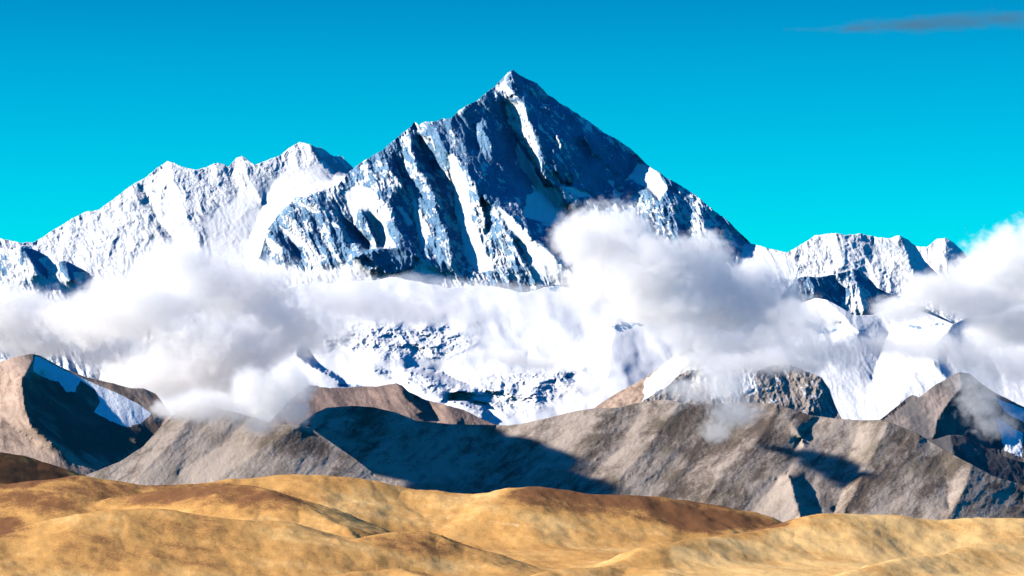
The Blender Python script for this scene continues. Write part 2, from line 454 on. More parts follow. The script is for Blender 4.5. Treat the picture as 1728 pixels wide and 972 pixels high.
main_snow = [
    [(575, 325), (600, 312), (625, 318), (640, 332), (660, 352), (668, 374), (652, 372), (655, 395), (670, 420), (690, 432), (650, 440), (642, 405), (622, 365), (605, 352), (597, 385), (586, 352)],
    [(684, 312), (695, 335), (698, 365), (702, 391), (708, 430), (716, 420), (722, 395), (712, 380), (704, 340), (694, 313)],
    [(757, 262), (768, 258), (778, 280), (790, 310), (792, 340), (795, 370), (806, 395), (818, 430), (838, 458), (805, 462), (785, 430), (778, 395), (768, 366), (768, 334), (760, 300)],
    [(841, 349), (862, 367), (899, 404), (923, 421), (949, 449), (975, 480), (905, 480), (890, 435), (868, 400), (850, 372)],
    tr(Z5, [(130, 60), (230, 200), (330, 340), (420, 540), (690, 860), (600, 960), (200, 880), (250, 650), (360, 600), (330, 520), (200, 330), (130, 150)]),
    tr(Z5, [(1480, 290), (1685, 400), (1790, 560), (1685, 700), (1550, 560), (1400, 470), (1330, 500)]),
    tr(Z4, [(590, 60), (510, 130), (500, 200), (600, 300), (400, 290), (480, 170)]),
    tr(Z5, [(440, 560), (540, 560), (680, 740), (720, 860), (620, 780)]),
    tr(Z5, [(620, 560), (760, 560), (900, 590), (980, 660), (800, 650)]),
    tr(Z2, [(740, 410), (900, 480), (920, 520), (820, 490)]), tr(Z2, [(430, 220), (560, 260), (690, 350), (600, 340)]),
    tr(Z2, [(220, 490), (400, 600), (500, 650), (480, 750), (330, 640)]), tr(Z2, [(80, 640), (240, 740), (240, 830), (120, 800)]),
    tr(Z3, [(40, 210), (90, 220), (200, 380), (150, 380)]),
    [(1258, 404), (1345, 440), (1345, 470), (1240, 470)],
]
_bl_u = [400, 440, 470, 520, 560, 600, 625, 660, 700, 730, 760, 800, 830, 870, 930, 1000, 1400]
_bl_v = [440, 438, 440, 447, 447, 436, 456, 460, 446, 452, 462, 474, 482, 486, 488, 474, 470]
def main_attr(U, V, wu, wv):
    L_ = math.hypot(0.5, 1.0); a_ = (wu * 0.5 + wv) / L_; c_ = (wu - 0.5 * wv) / L_
    s = 0.50 + 0.18 * fbm(U, V, 70, 3, 401) + 0.55 * fbm(c_, a_ / 4.5, 26, 4, 405, 0.6) - 0.3 * fbm(U + 0.3 * V, V * 1.2, 34, 4, 409, 0.6, ridged=True)
    strip = inpoly(U, V, [(852, 172), (879, 170), (894, 208), (908, 248), (914, 290), (901, 279), (872, 232), (853, 196)], 3)
    s = np.maximum(s, 0.62 * strip)
    sm = np.zeros_like(U)
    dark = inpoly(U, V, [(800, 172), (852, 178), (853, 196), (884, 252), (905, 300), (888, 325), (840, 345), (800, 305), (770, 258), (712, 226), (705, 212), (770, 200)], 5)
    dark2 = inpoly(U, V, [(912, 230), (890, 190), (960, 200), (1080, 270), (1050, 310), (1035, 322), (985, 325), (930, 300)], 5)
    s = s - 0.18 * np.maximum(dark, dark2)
    jit = 5 * fbm(U, V, 18, 3, 77)
    for p in main_snow:
        m = inpoly(wu * 0.5 + U * 0.5 + jit, wv * 0.5 + V * 0.5 + jit * 0.6, p, 3)
        s = np.maximum(s, 1.25 * m); sm = np.maximum(sm, m)
    lo = smooth(-4, 8, V - np.interp(U, _bl_u, _bl_v) + jit * 0.8 - 12 * np.clip(fbm(c_, a_ / 5, 22, 3, 415, ridged=True), -0.6, 1))
    s = np.maximum(s, 1.25 * lo); sm = np.maximum(sm, lo)
    knoll = inpoly(U + jit, V + jit, [(598, 436), (640, 418), (690, 418), (708, 436), (690, 448), (655, 458), (630, 450)], 4)
    s = s * (1 - knoll) + 0.15 * knoll; sm = sm * (1 - knoll)
    return {'snow': s, 'smoothness': sm}
def main_k(U, V):
    k = np.ones_like(U)
    for p in ([(800, 172), (852, 178), (853, 196), (884, 252), (905, 300), (950, 360), (900, 390), (860, 360), (800, 305), (770, 258), (712, 226), (705, 212), (770, 200)], [(912, 230), (890, 190), (960, 200), (1080, 270), (1050, 310), (1035, 322), (985, 325), (930, 300)]):
        k = np.minimum(k, 1 - 0.32 * inpoly(U, V, p, 6))
    jit = 4 * fbm(U, V, 18, 3, 77)
    for p in main_snow:
        k = np.minimum(k, 1 - 0.75 * inpoly(U + jit, V + jit, p, 6))
    lo = smooth(-4, 10, V - np.interp(U, _bl_u, _bl_v))
    return np.minimum(k, 1 - 0.7 * lo)

U300 = K * 300
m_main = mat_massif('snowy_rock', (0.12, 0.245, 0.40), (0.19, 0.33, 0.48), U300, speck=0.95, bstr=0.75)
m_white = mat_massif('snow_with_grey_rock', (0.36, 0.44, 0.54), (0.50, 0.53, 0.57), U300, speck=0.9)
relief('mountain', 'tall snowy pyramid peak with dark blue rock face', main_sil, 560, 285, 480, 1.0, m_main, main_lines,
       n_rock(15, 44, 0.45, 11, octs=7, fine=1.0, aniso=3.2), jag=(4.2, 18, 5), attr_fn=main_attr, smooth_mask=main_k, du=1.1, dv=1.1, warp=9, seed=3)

left_sil = [(-300, 470), (-180, 425), (-60, 400), (0, 401), (35, 410), (59, 408), (87, 390), (139, 359), (153, 357), (167, 354), (188, 338), (223, 312), (243, 302), (264, 284), (283, 272), (299, 277),
            (330, 288), (362, 276), (376, 276), (386, 281), (400, 266), (409, 262), (421, 272), (431, 279), (473, 262), (487, 251), (506, 239), (522, 243), (543, 250), (563, 263),
            (579, 265), (591, 277), (600, 288), (640, 320), (700, 420)]
left_lines = [
    (tr(C1, [(1500, 65), (1530, 110), (1565, 170), (1615, 240)]), -10, 0), (tr(C1, [(1560, 85), (1660, 135), (1710, 185), (1720, 230)]), 40, 70),
    ([(60, 410), (160, 358), (283, 275)], 90, 30), ([(283, 275), (300, 320), (330, 400), (340, 460)], [5, 0, -5, -5], 0), ([(409, 264), (420, 300), (440, 340)], 0, -5), ([(390, 285), (400, 320)], 12, 8),
    ([(223, 315), (250, 370), (300, 440)], 45, 30), ([(240, 312), (265, 365), (310, 430)], 52, 35), ([(506, 242), (480, 280), (450, 330), (420, 400)], [4, 6, 4, 0], 0), ([(548, 268), (566, 304)], 5, 0), ([(590, 300), (540, 335), (480, 385), (450, 450)], [-28, -28, -26, -24], 0),
    ([(640, 330), (700, 430)], 60, 60), ([(-60, 560), (300, 560), (700, 560)], [80, 0, 20], 0),
]
def left_attr(U, V, wu, wv):
    s = 0.84 + 0.45 * fbm(U, V, 50, 3, 431) - 0.1 * smooth(420, 320, V)
    jit = 6 * fbm(U, V, 20, 3, 78)
    for poly, a in (([(180, 380), (240, 320), (300, 290), (420, 272), (430, 290), (330, 330), (280, 390), (230, 440), (120, 440)], 0.66), ([(432, 280), (506, 240), (520, 262), (470, 290), (440, 300)], 0.66),
                    (tr(C1, [(1500, 65), (1700, 165), (1730, 200), (1625, 245), (1540, 150)]), 0.25)):
        m = inpoly(wu + jit, wv + jit, poly, 8); s = s * (1 - m) + a * m
    sm = 0.0 * U
    for poly in ([(420, 310), (500, 285), (545, 270), (575, 305), (520, 325), (460, 380), (430, 450), (350, 440), (340, 370)],):
        m = inpoly(U + jit, V + jit, poly, 10); s = np.maximum(s, 1.2 * m); sm = np.maximum(sm, m)
    return {'snow': s, 'smoothness': sm}
relief('mountain', 'long white snowy ridge rising to a jagged summit left of the main pyramid', left_sil, 680, 312, 480, 1.1, m_white, left_lines,
       n_rock(6.5, 44, 0.45, 23, aniso=1.5, fine=1.0, octs=7), jag=(3.6, 20, 5), attr_fn=left_attr, warp=16, seed=5,
       smooth_mask=lambda U, V: 1 - 0.7 * inpoly(U, V, [(420, 310), (500, 285), (545, 270), (575, 305), (520, 325), (460, 380), (430, 450), (350, 440), (340, 370)], 12))

fl_sil = [(-330, 470), (-200, 430), (-80, 415), (-20, 412), (0, 418), (20, 421), (33, 416), (42, 413), (56, 420), (80, 432), (92, 446), (104, 440), (112, 440), (150, 460), (165, 480), (200, 520)]
def fl_attr(U, V, wu, wv):
    s = 0.95 + 0 * U; jit = 5 * fbm(U, V, 14, 3, 79)
    for poly in (tr(C1, [(95, 575), (150, 570), (235, 612), (180, 625), (240, 680), (235, 725), (190, 690), (130, 610), (100, 660)]),
                 tr(C1, [(280, 632), (330, 632), (430, 688), (350, 685), (380, 755), (345, 740), (300, 690)])):
        m = inpoly(U + jit, V + jit, poly, 4); s = s * (1 - m) + 0.12 * m
    m = inpoly(U + jit, V + jit, [(-80, 430), (25, 425), (15, 470), (-20, 490), (-80, 490)], 8); s = s * (1 - m) + 0.5 * m
    return {'snow': s, 'smoothness': 0.3 + 0 * U}
relief('mountain', 'small snow ridge with dark rock bands at the far left edge', fl_sil, 680, 265, 500, 0.9, m_main,
       [(tr(C1, [(100, 560), (130, 600), (180, 700)]), -15, -10), (tr(C1, [(230, 610), (245, 700)]), 30, 20), (tr(C1, [(290, 632), (345, 730)]), 5, 0), (tr(C1, [(430, 690), (385, 755)]), 60, 40), ([(-80, 420), (-80, 500)], 60, 50)],
       n_rock(6, 26, 0.5, 29), jag=(1.5, 12, 3), attr_fn=fl_attr, warp=6, seed=7)

# ------------------------------------------------------------------ right snow mountains
er_sil = [(1180, 440), (1256, 414), (1301, 420), (1329, 426), (1354, 412), (1375, 397), (1413, 393), (1427, 397), (1452, 394), (1480, 400), (1501, 402), (1518, 397), (1532, 404), (1546, 416),
          (1560, 440), (1600, 480), (1680, 520)]
relief('mountain', 'broad flat-topped snow mountain right of the main pyramid', er_sil, 560, 318, 500, 1.0, m_white,
       [([(1190, 470), (1300, 440), (1354, 415)], 60, 20), ([(1413, 394), (1420, 430), (1430, 480)], 0, 0), ([(1518, 398), (1530, 430), (1545, 470)], 0, 0), ([(1475, 402), (1480, 440)], 22, 10), ([(1545, 416), (1570, 460)], 40, 40)],
       n_rock(6, 40, 0.45, 37, aniso=1.5, fine=1.0, octs=7), jag=(2.5, 16, 4), warp=8, seed=9,
       attr_fn=lambda U, V, wu, wv: {'snow': 0.85 + 0.15 * fbm(U, V, 60, 3, 441) - 0.42 * inpoly(wu, wv, [(1440, 415), (1490, 400), (1530, 402), (1525, 425), (1460, 432)], 10) - 0.25 * inpoly(wu, wv, [(1310, 440), (1360, 415), (1390, 440), (1400, 470), (1330, 460)], 10), 'smoothness': 0.2 + 0 * U})
relief('mountain', 'small rounded white peak behind the flat-topped snow mountain', [(1500, 440), (1546, 415), (1564, 416), (1581, 404), (1595, 401), (1609, 409), (1618, 418), (1640, 440), (1700, 470), (1800, 460), (1920, 440), (2080, 490)], 560, 335, 500, 1.1, m_white,
       [([(1595, 402), (1600, 450)], -10, -10), ([(1520, 440), (1520, 500)], 30, 20), ([(1640, 440), (1700, 480)], 30, 40)], n_rock(5, 30, 0.3, 41), jag=(2.0, 14, 3), seed=10,
       attr_fn=lambda U, V, wu, wv: {'snow': 0.95 + 0.1 * fbm(U, V, 40, 3, 443), 'smoothness': 0.4 + 0 * U})

F_sil = [(1300, 520), (1335, 480), (1350, 468), (1364, 466), (1382, 468), (1417, 461), (1430, 457), (1438, 454), (1452, 456), (1460, 464), (1469, 472), (1480, 486), (1504, 496), (1540, 508), (1580, 530), (1640, 560)]
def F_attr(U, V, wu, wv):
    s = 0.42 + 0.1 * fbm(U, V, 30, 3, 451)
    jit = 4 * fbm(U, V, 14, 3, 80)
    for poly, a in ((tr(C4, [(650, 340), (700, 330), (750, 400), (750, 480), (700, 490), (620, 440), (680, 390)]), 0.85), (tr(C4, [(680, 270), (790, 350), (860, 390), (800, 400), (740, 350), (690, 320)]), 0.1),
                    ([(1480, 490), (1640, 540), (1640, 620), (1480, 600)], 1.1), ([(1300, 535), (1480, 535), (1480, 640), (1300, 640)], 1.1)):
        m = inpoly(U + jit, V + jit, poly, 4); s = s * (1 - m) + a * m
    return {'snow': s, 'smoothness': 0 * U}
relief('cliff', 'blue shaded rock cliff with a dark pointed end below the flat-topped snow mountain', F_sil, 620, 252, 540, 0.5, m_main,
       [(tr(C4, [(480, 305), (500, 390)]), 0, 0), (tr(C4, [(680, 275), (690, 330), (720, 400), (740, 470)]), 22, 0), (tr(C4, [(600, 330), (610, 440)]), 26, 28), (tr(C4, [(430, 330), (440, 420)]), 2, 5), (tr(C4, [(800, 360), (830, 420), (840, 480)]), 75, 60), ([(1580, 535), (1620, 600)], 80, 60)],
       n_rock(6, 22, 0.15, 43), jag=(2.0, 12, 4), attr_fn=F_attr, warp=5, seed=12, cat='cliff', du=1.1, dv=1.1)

G_sil = [(1290, 600), (1330, 545), (1350, 512), (1375, 503), (1397, 506), (1420, 519), (1441, 532), (1470, 532), (1500, 521), (1540, 520), (1580, 534), (1609, 546), (1640, 532), (1660, 528), (1728, 520), (1800, 510), (1900, 500), (2050, 530)]
def G_attr(U, V, wu, wv):
    s = 1.1 + 0 * U; jit = 4 * fbm(U, V, 12, 3, 81)
    for poly in (tr(C4, [(440, 500), (500, 510), (560, 550), (620, 545), (600, 590), (520, 585), (450, 560)]), tr(C4, [(930, 540), (1140, 530), (1120, 550), (960, 560)]), tr(C4, [(1400, 530), (1440, 550), (1500, 640), (1480, 640)]), tr(C4, [(880, 780), (960, 830), (1000, 860), (940, 840)])):
        m = inpoly(U + jit, V + jit, poly, 7); s = s * (1 - m) + 0.4 * m
    return {'snow': s, 'smoothness': 0.9 + 0 * U}
relief('snow_slope', 'wide white snow slopes with faint rock bands below the blue cliff', G_sil, 740, 222, 720, 2.0, m_main,
       [([(1397, 506), (1430, 540), (1450, 560)], -30, -10), ([(1350, 515), (1340, 560)], 20, 20), ([(1420, 545), (1400, 545), (1350, 535)], 10, 10), ([(1609, 546), (1560, 600), (1520, 680)], [-25, -20, -10], 0), ([(1500, 560), (1470, 640)], 30, 40), ([(1640, 545), (1690, 640)], 40, 50), ([(1575, 612), (1600, 640)], -38, -25), ([(1598, 604), (1625, 645)], -2, -2)],
       n_rock(5, 40, 0.5, 47, aniso=3), jag=(1.5, 20, 4), attr_fn=G_attr, seed=13, smooth_mask=lambda U, V: 0.6 + 0 * U, cat='snow slope')

# glacier basin in the middle
gl_sil = [(200, 640), (300, 600), (380, 550), (440, 500), (520, 478), (620, 474), (660, 468), (700, 474), (760, 486), (830, 481), (880, 494), (940, 483), (1000, 494), (1100, 498), (1200, 505), (1300, 520), (1400, 560)]
ICE = [tr(C6, [(100, 230), (350, 160), (480, 180), (640, 190), (760, 240), (640, 310), (420, 330), (350, 300), (150, 260)]), tr(C6, [(330, 360), (480, 370), (760, 420), (980, 380), (1230, 380), (1220, 460), (1060, 520), (900, 560), (830, 570), (700, 500), (480, 430)])]
def gl_noise(U, V, wu, wv):
    ice = np.zeros_like(U)
    for p in ICE: ice = np.maximum(ice, inpoly(U + 10 * fbm(U, V, 30, 3, 5), V + 8 * fbm(U, V, 30, 3, 6), p, 14))
    a = (wu * 0.35 + wv * 0.94) / 1.2; c = wu * 0.94 - wv * 0.35
    big = fbm(c, wv * 1.6, 62, 5, 301, 0.5, ridged=True); ser = fbm(U, V * 1.8, 9, 4, 303, 0.6, ridged=True)
    sm = fbm(c, a / 3, 30, 5, 305, 0.5)
    return -17 * (0.04 + ice) * big - 2.5 * ice * ser + 1.5 * sm + 15 * fbm(c, a / 1.6, 80, 3, 309, 0.42) + 14 * fbm(U, V * 1.6, 110, 3, 311, 0.4)
def gl_attr(U, V, wu, wv):
    s = 1.6 + 0 * U
    jit = 5 * fbm(U, V, 12, 3, 82)
    for poly, a in ((tr(C6, [(1070, 0), (1140, 0), (1130, 40), (1090, 35)]), 0.35), (tr(C6, [(1330, 180), (1440, 150), (1530, 170), (1400, 210)]), 0.4), (tr(C6, [(1090, 380), (1220, 385), (1210, 430), (1100, 440)]), 0.55), (tr(C6, [(150, 420), (290, 430), (290, 455), (180, 455)]), 0.35)):
        m = inpoly(U + jit, V + jit, poly, 5); s = s * (1 - m) + a * m
    return {'snow': s, 'smoothness': 1.05 + 0 * U}
relief('glacier', 'white glacier basin with blue shadowed icefalls under the main pyramid', gl_sil, 735, 234, 720, 2.0, m_main,
       [(tr(C6, [(0, 300), (80, 360), (190, 425)]), -50, -30), (tr(C6, [(30, 300), (120, 360), (210, 415)]), 15, 10), (tr(C6, [(330, 360), (420, 400)]), -40, -20), (tr(C6, [(460, 370), (560, 400), (700, 460), (770, 470)]), [-55, -50, -40, -20], 0),
        (tr(C6, [(480, 350), (640, 380), (760, 440)]), [10, 30, 30], 0), (tr(C6, [(480, 420), (600, 490), (720, 520), (830, 570)]), [-60, -60, -50, -20], 0), (tr(C6, [(640, 500), (740, 500), (840, 560)]), 10, 20), (tr(C6, [(1380, 180), (1340, 400)]), -5, -5), (tr(C6, [(1000, 300), (1000, 560)]), 20, 10), ([(250, 640), (250, 700)], 60, 40), ([(1300, 560), (1300, 700)], 40, 30)],
       gl_noise, jag=(7, 60, 5), attr_fn=gl_attr, seed=15, cat='glacier', du=1.2, dv=1.2)

# ------------------------------------------------------------------ middle distance: bare mountains
m_grey = mat_scree('grey_scree', (0.42, 0.34, 0.275), (0.125, 0.095, 0.075), (0.18, 0.145, 0.10), K * 125)
m_pink = mat_scree('pinkish_scree', (0.48, 0.345, 0.265), (0.17, 0.12, 0.095), (0.24, 0.18, 0.145), K * 150, ang=-40)
m_brown = mat_scree('red_brown_scree', (0.36, 0.25, 0.20), (0.20, 0.14, 0.12), (0.16, 0.125, 0.115), K * 180, ang=-40)
m_dark = mat_scree('dark_grey_rock', (0.25, 0.20, 0.18), (0.09, 0.085, 0.09), (0.11, 0.10, 0.10), K * 170)
m_crag = mat_massif('grey_crag', (0.30, 0.25, 0.22), (0.42, 0.36, 0.31), K * 180, speck=0.8)

def sc_attr(seed, snow_polys=(), tone_polys=(), base=0.55, amp=0.35, dirx=-0.9):
    L = math.hypot(dirx, 1.0); dx, dy = dirx / L, 1 / L
    def f(U, V, wu, wv):
        a = (wu * dx + wv * dy) / 5.0; c = wu * dy - wv * dx
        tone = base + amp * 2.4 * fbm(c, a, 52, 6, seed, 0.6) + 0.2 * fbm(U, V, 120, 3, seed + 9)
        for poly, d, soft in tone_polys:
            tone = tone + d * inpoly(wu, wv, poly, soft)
        sn = -0.6 + 0 * U
        jit = 3 * fbm(U, V, 10, 3, seed + 3)
        for poly, a_, soft in snow_polys:
            sn = np.maximum(sn, -0.6 + (a_ + 0.6) * inpoly(U + jit, V + jit, poly, soft))
        return {'tone': tone, 'snow': sn}
    return f
def n_hill(amp, lam, dirx, seed, fine=0.5, aniso=3.0):
    L = math.hypot(dirx, 1.0); dx, dy = dirx / L, 1 / L
    def f(U, V, wu, wv):
        a = (wu * dx + wv * dy) / aniso; c = wu * dy - wv * dx
        r = fbm(c, a, lam, 5, seed, 0.5)
        q = fbm(U, V, lam * 0.2, 4, seed + 200, 0.55)
        return -amp * r + amp * 0.2 * fine * q
    return f

relief('mountain', 'brown and white ridge spur at the right side of the glacier', [(1000, 690), (1013, 681), (1040, 664), (1085, 640), (1110, 622), (1150, 592), (1168, 588), (1190, 604), (1230, 640), (1270, 690)], 720, 200, 700, 1.2, m_pink,
       [([(1000, 690), (1013, 681), (1085, 640), (1150, 592), (1168, 588)], 25, 20), ([(1040, 690), (1085, 668), (1130, 640), (1165, 610)], 0, -15), ([(1100, 715), (1180, 640), (1230, 650)], -25, -20), ([(1270, 695), (1270, 715)], 10, 10)], n_rock(2.5, 24, -0.5, 51), jag=(1.0, 20, 4), seed=17,
       attr_fn=sc_attr(501, [([(1086, 644), (1150, 585), (1240, 540), (1400, 560), (1400, 720), (1080, 700), (1086, 668)], 1.4, 4)], base=0.7))
I2_sil = [(1040, 705), (1085, 677), (1123, 652), (1145, 635), (1161, 627), (1186, 624), (1230, 622), (1280, 623), (1318, 616), (1350, 620), (1373, 628), (1388, 638), (1400, 655), (1408, 680), (1420, 706), (1440, 735)]
relief('mountain', 'blocky grey rock mountain with snow in its cracks above the brown slope', I2_sil, 730, 172, 720, 0.9, m_crag,
       [([(1123, 655), (1161, 630), (1186, 626)], 0, 0), (tr(C7, [(440, 150), (430, 210), (440, 260)]), -5, 0), (tr(C7, [(390, 180), (380, 240)]), 12, 8), (tr(C7, [(680, 150), (700, 260), (760, 300)]), 10, 0), (tr(C7, [(880, 165), (890, 250), (880, 320)]), 20, 10), (tr(C7, [(960, 200), (960, 330)]), 35, 40), (tr(C7, [(760, 160), (790, 250)]), 26, 20)],
       n_rock(6, 30, 0.3, 53, octs=6, aniso=1.5, fine=1.2), jag=(7, 30, 5), seed=19, warp=6,
       attr_fn=lambda U, V, wu, wv: {'snow': 0.34 + 0.2 * fbm(U, V, 40, 3, 455) + 0.7 * inpoly(U, V, tr(C7, [(450, 160), (640, 150), (640, 240), (480, 260)]), 8), 'smoothness': 0 * U})
J_sil = [(400, 780), (440, 730), (470, 695), (495, 670), (523, 650), (551, 652), (576, 655), (609, 652), (637, 652), (655, 649), (668, 646), (678, 650), (688, 660), (719, 675), (750, 683), (781, 691), (800, 700), (813, 707), (832, 715), (870, 730)]
relief('hill', 'low reddish brown ridge between the glacier and the shadowed valley', J_sil, 760, 185, 720, 1.4, m_brown,
       [([(668, 647), (683, 670), (712, 694)], -20, -10), ([(700, 672), (735, 700)], 25, 25), ([(750, 684), (770, 712)], 5, 5), ([(523, 652), (560, 700)], 20, 10), ([(600, 655), (640, 700)], 12, 8), ([(860, 725), (860, 755)], 40, 40)], n_hill(7, 30, 0.8, 57), jag=(1.5, 16, 4), seed=21, cat='hill',
       attr_fn=sc_attr(503, [(tr(C6, [(90, 435), (190, 430), (185, 450), (100, 450)]), 0.9, 4)], [(tr(C6, [(60, 440), (190, 420), (300, 450), (190, 470)]), -0.4, 6)], dirx=0.8))
H_sil = [(1440, 735), (1483, 710), (1504, 693), (1530, 672), (1540, 666), (1546, 668), (1551, 671), (1576, 651), (1606, 634), (1619, 628), (1636, 630), (1653, 645), (1678, 662), (1728, 687), (1800, 712), (1900, 700), (2050, 730)]
relief('mountain', 'dark pointed rock peak at the right edge above the brown slope', H_sil, 800, 165, 760, 1.2, m_dark,
       [(tr(C7, [(1460, 165), (1475, 215), (1430, 270), (1380, 340), (1360, 420)]), [-20, -30, -25, -15, 0], 0), (tr(C7, [(1540, 210), (1560, 300), (1560, 420)]), 50, 60), (tr(C7, [(1160, 350), (1250, 290)]), 60, 45), (tr(C7, [(1650, 280), (1718, 420)]), 60, 60), ([(1800, 720), (1800, 790)], 90, 90)], n_rock(4, 26, 0.4, 59), jag=(1.5, 12, 4), seed=23,
       attr_fn=sc_attr(505, [(tr(C7, [(1600, 330), (1718, 400), (1718, 510), (1640, 480), (1620, 420)]), 0.75, 6), ([(1670, 665), (1800, 720), (1800, 750), (1700, 700)], 1.2, 8)], [], base=0.5, dirx=0.5))
P_sil = [(1500, 770), (1540, 755), (1576, 742), (1602, 734), (1627, 735), (1660, 752), (1686, 768), (1728, 780), (1800, 795), (2050, 800)]
relief('hill', 'low dark brown hill behind the right end of the brown slope', P_sil, 830, 145, 800, 1.4, m_dark, [([(1602, 734), (1610, 780)], -10, -10), ([(1728, 780), (1728, 830)], 70, 80), ([(1520, 770), (1520, 820)], 20, 20)], n_hill(5, 30, 0.8, 61), jag=(1, 18, 4), seed=25, cat='hill',
       attr_fn=sc_attr(507, base=0.3, dirx=0.8))

TONGUE = tr(C5, [(140, 93), (200, 123), (260, 155), (330, 185), (400, 215), (470, 245), (550, 285), (608, 328), (560, 365), (510, 382), (440, 355), (372, 320), (400, 280), (380, 235), (320, 192), (300, 240), (265, 240), (235, 200), (180, 185), (130, 155)])
K_sil = [(-350, 690), (-220, 660), (-120, 640), (-60, 622), (0, 611), (25, 602), (55, 597), (68, 600), (102, 619), (144, 636), (191, 647), (220, 655), (242, 655), (262, 664), (275, 680), (292, 705), (330, 740), (370, 800)]
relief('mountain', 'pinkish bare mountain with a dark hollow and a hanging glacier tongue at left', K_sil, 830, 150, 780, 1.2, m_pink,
       [(tr(C5, [(135, 95), (110, 150), (80, 190), (100, 290), (125, 380), (200, 440), (260, 470)]), [-20, -45, -70, -70, -60, -40, -20], 0),
        (tr(C5, [(160, 170), (230, 230), (300, 300), (360, 360), (430, 400), (540, 440)]), [10, 25, 35, 42, 48, 55], 0),
        (tr(C5, [(150, 95), (340, 180), (570, 228), (640, 262)]), [0, 40, 70, 85], 0),
        (tr(C5, [(340, 480), (450, 480), (560, 470)]), [20, 50, 70], 0), (tr(C5, [(660, 340), (600, 430), (560, 490)]), [90, 85, 75], 0), (tr(C5, [(700, 330), (780, 470), (850, 560)]), [75, 60, 60], 0),
        (tr(C5, [(0, 130), (0, 480)]), -10, 0), ([(-120, 640), (-120, 800)], 60, 60), (tr(C5, [(0, 350), (120, 430), (250, 540), (320, 590)]), [-10, -10, -5, 0], 0)],
       n_hill(7, 44, 0.5, 63), jag=(1.2, 20, 4), seed=27,
       attr_fn=sc_attr(509, [(TONGUE, 1.3, 3), (tr(C5, [(360, 470), (460, 480), (560, 480), (440, 500)]), 0.15, 8)], [(tr(C5, [(70, 170), (240, 190), (390, 330), (500, 385), (660, 340), (600, 430), (540, 475), (300, 480), (160, 420), (100, 300)]), -0.6, 10)], base=0.6, dirx=0.7))  # the hollow's shadow is also painted in, as a darker tone
L_sil = [(120, 815), (150, 800), (200, 780), (240, 755), (270, 722), (297, 696), (322, 683), (339, 679), (364, 688), (403, 697), (440, 708), (466, 716), (504, 717), (525, 722), (551, 741), (600, 775), (627, 796), (645, 812), (690, 832), (720, 850)]
relief('hill', 'grey scree hill with pale diagonal streaks left of the shadowed valley', L_sil, 850, 98, 810, 1.5, m_grey,
       [([(297, 696), (230, 770), (170, 810)], 10, 10), ([(339, 680), (300, 740), (230, 810)], [4, 0, 0], 0), ([(504, 718), (440, 760), (360, 815)], [-25, -20, -10], 0), ([(420, 705), (380, 745), (300, 800)], 12, 10), ([(525, 722), (600, 776), (645, 812)], [0, 25, 45], 0)],
       n_hill(4.5, 34, -0.9, 67, fine=0.9), jag=(1, 18, 4), seed=29, cat='hill',
       attr_fn=sc_attr(511, [], [(tr(C5, [(760, 290), (960, 350), (900, 390), (700, 410)]), 0.1, 14), (tr(C5, [(1000, 430), (1190, 375), (1400, 500), (1250, 500), (1000, 470)]), -0.6, 20)], base=0.88))
N_sil = [(470, 735), (512, 712), (530, 698), (551, 688), (594, 685), (629, 687), (668, 696), (703, 710), (766, 716), (836, 717), (858, 718), (880, 715), (930, 704), (965, 695), (1000, 689), (1042, 688), (1085, 678), (1127, 674), (1148, 679), (1180, 683),
         (1254, 679), (1292, 681), (1313, 682), (1339, 691), (1364, 700), (1398, 705), (1449, 709), (1487, 709), (1508, 715), (1551, 733), (1593, 759), (1636, 782), (1678, 804), (1728, 819), (1850, 835), (2050, 820)]
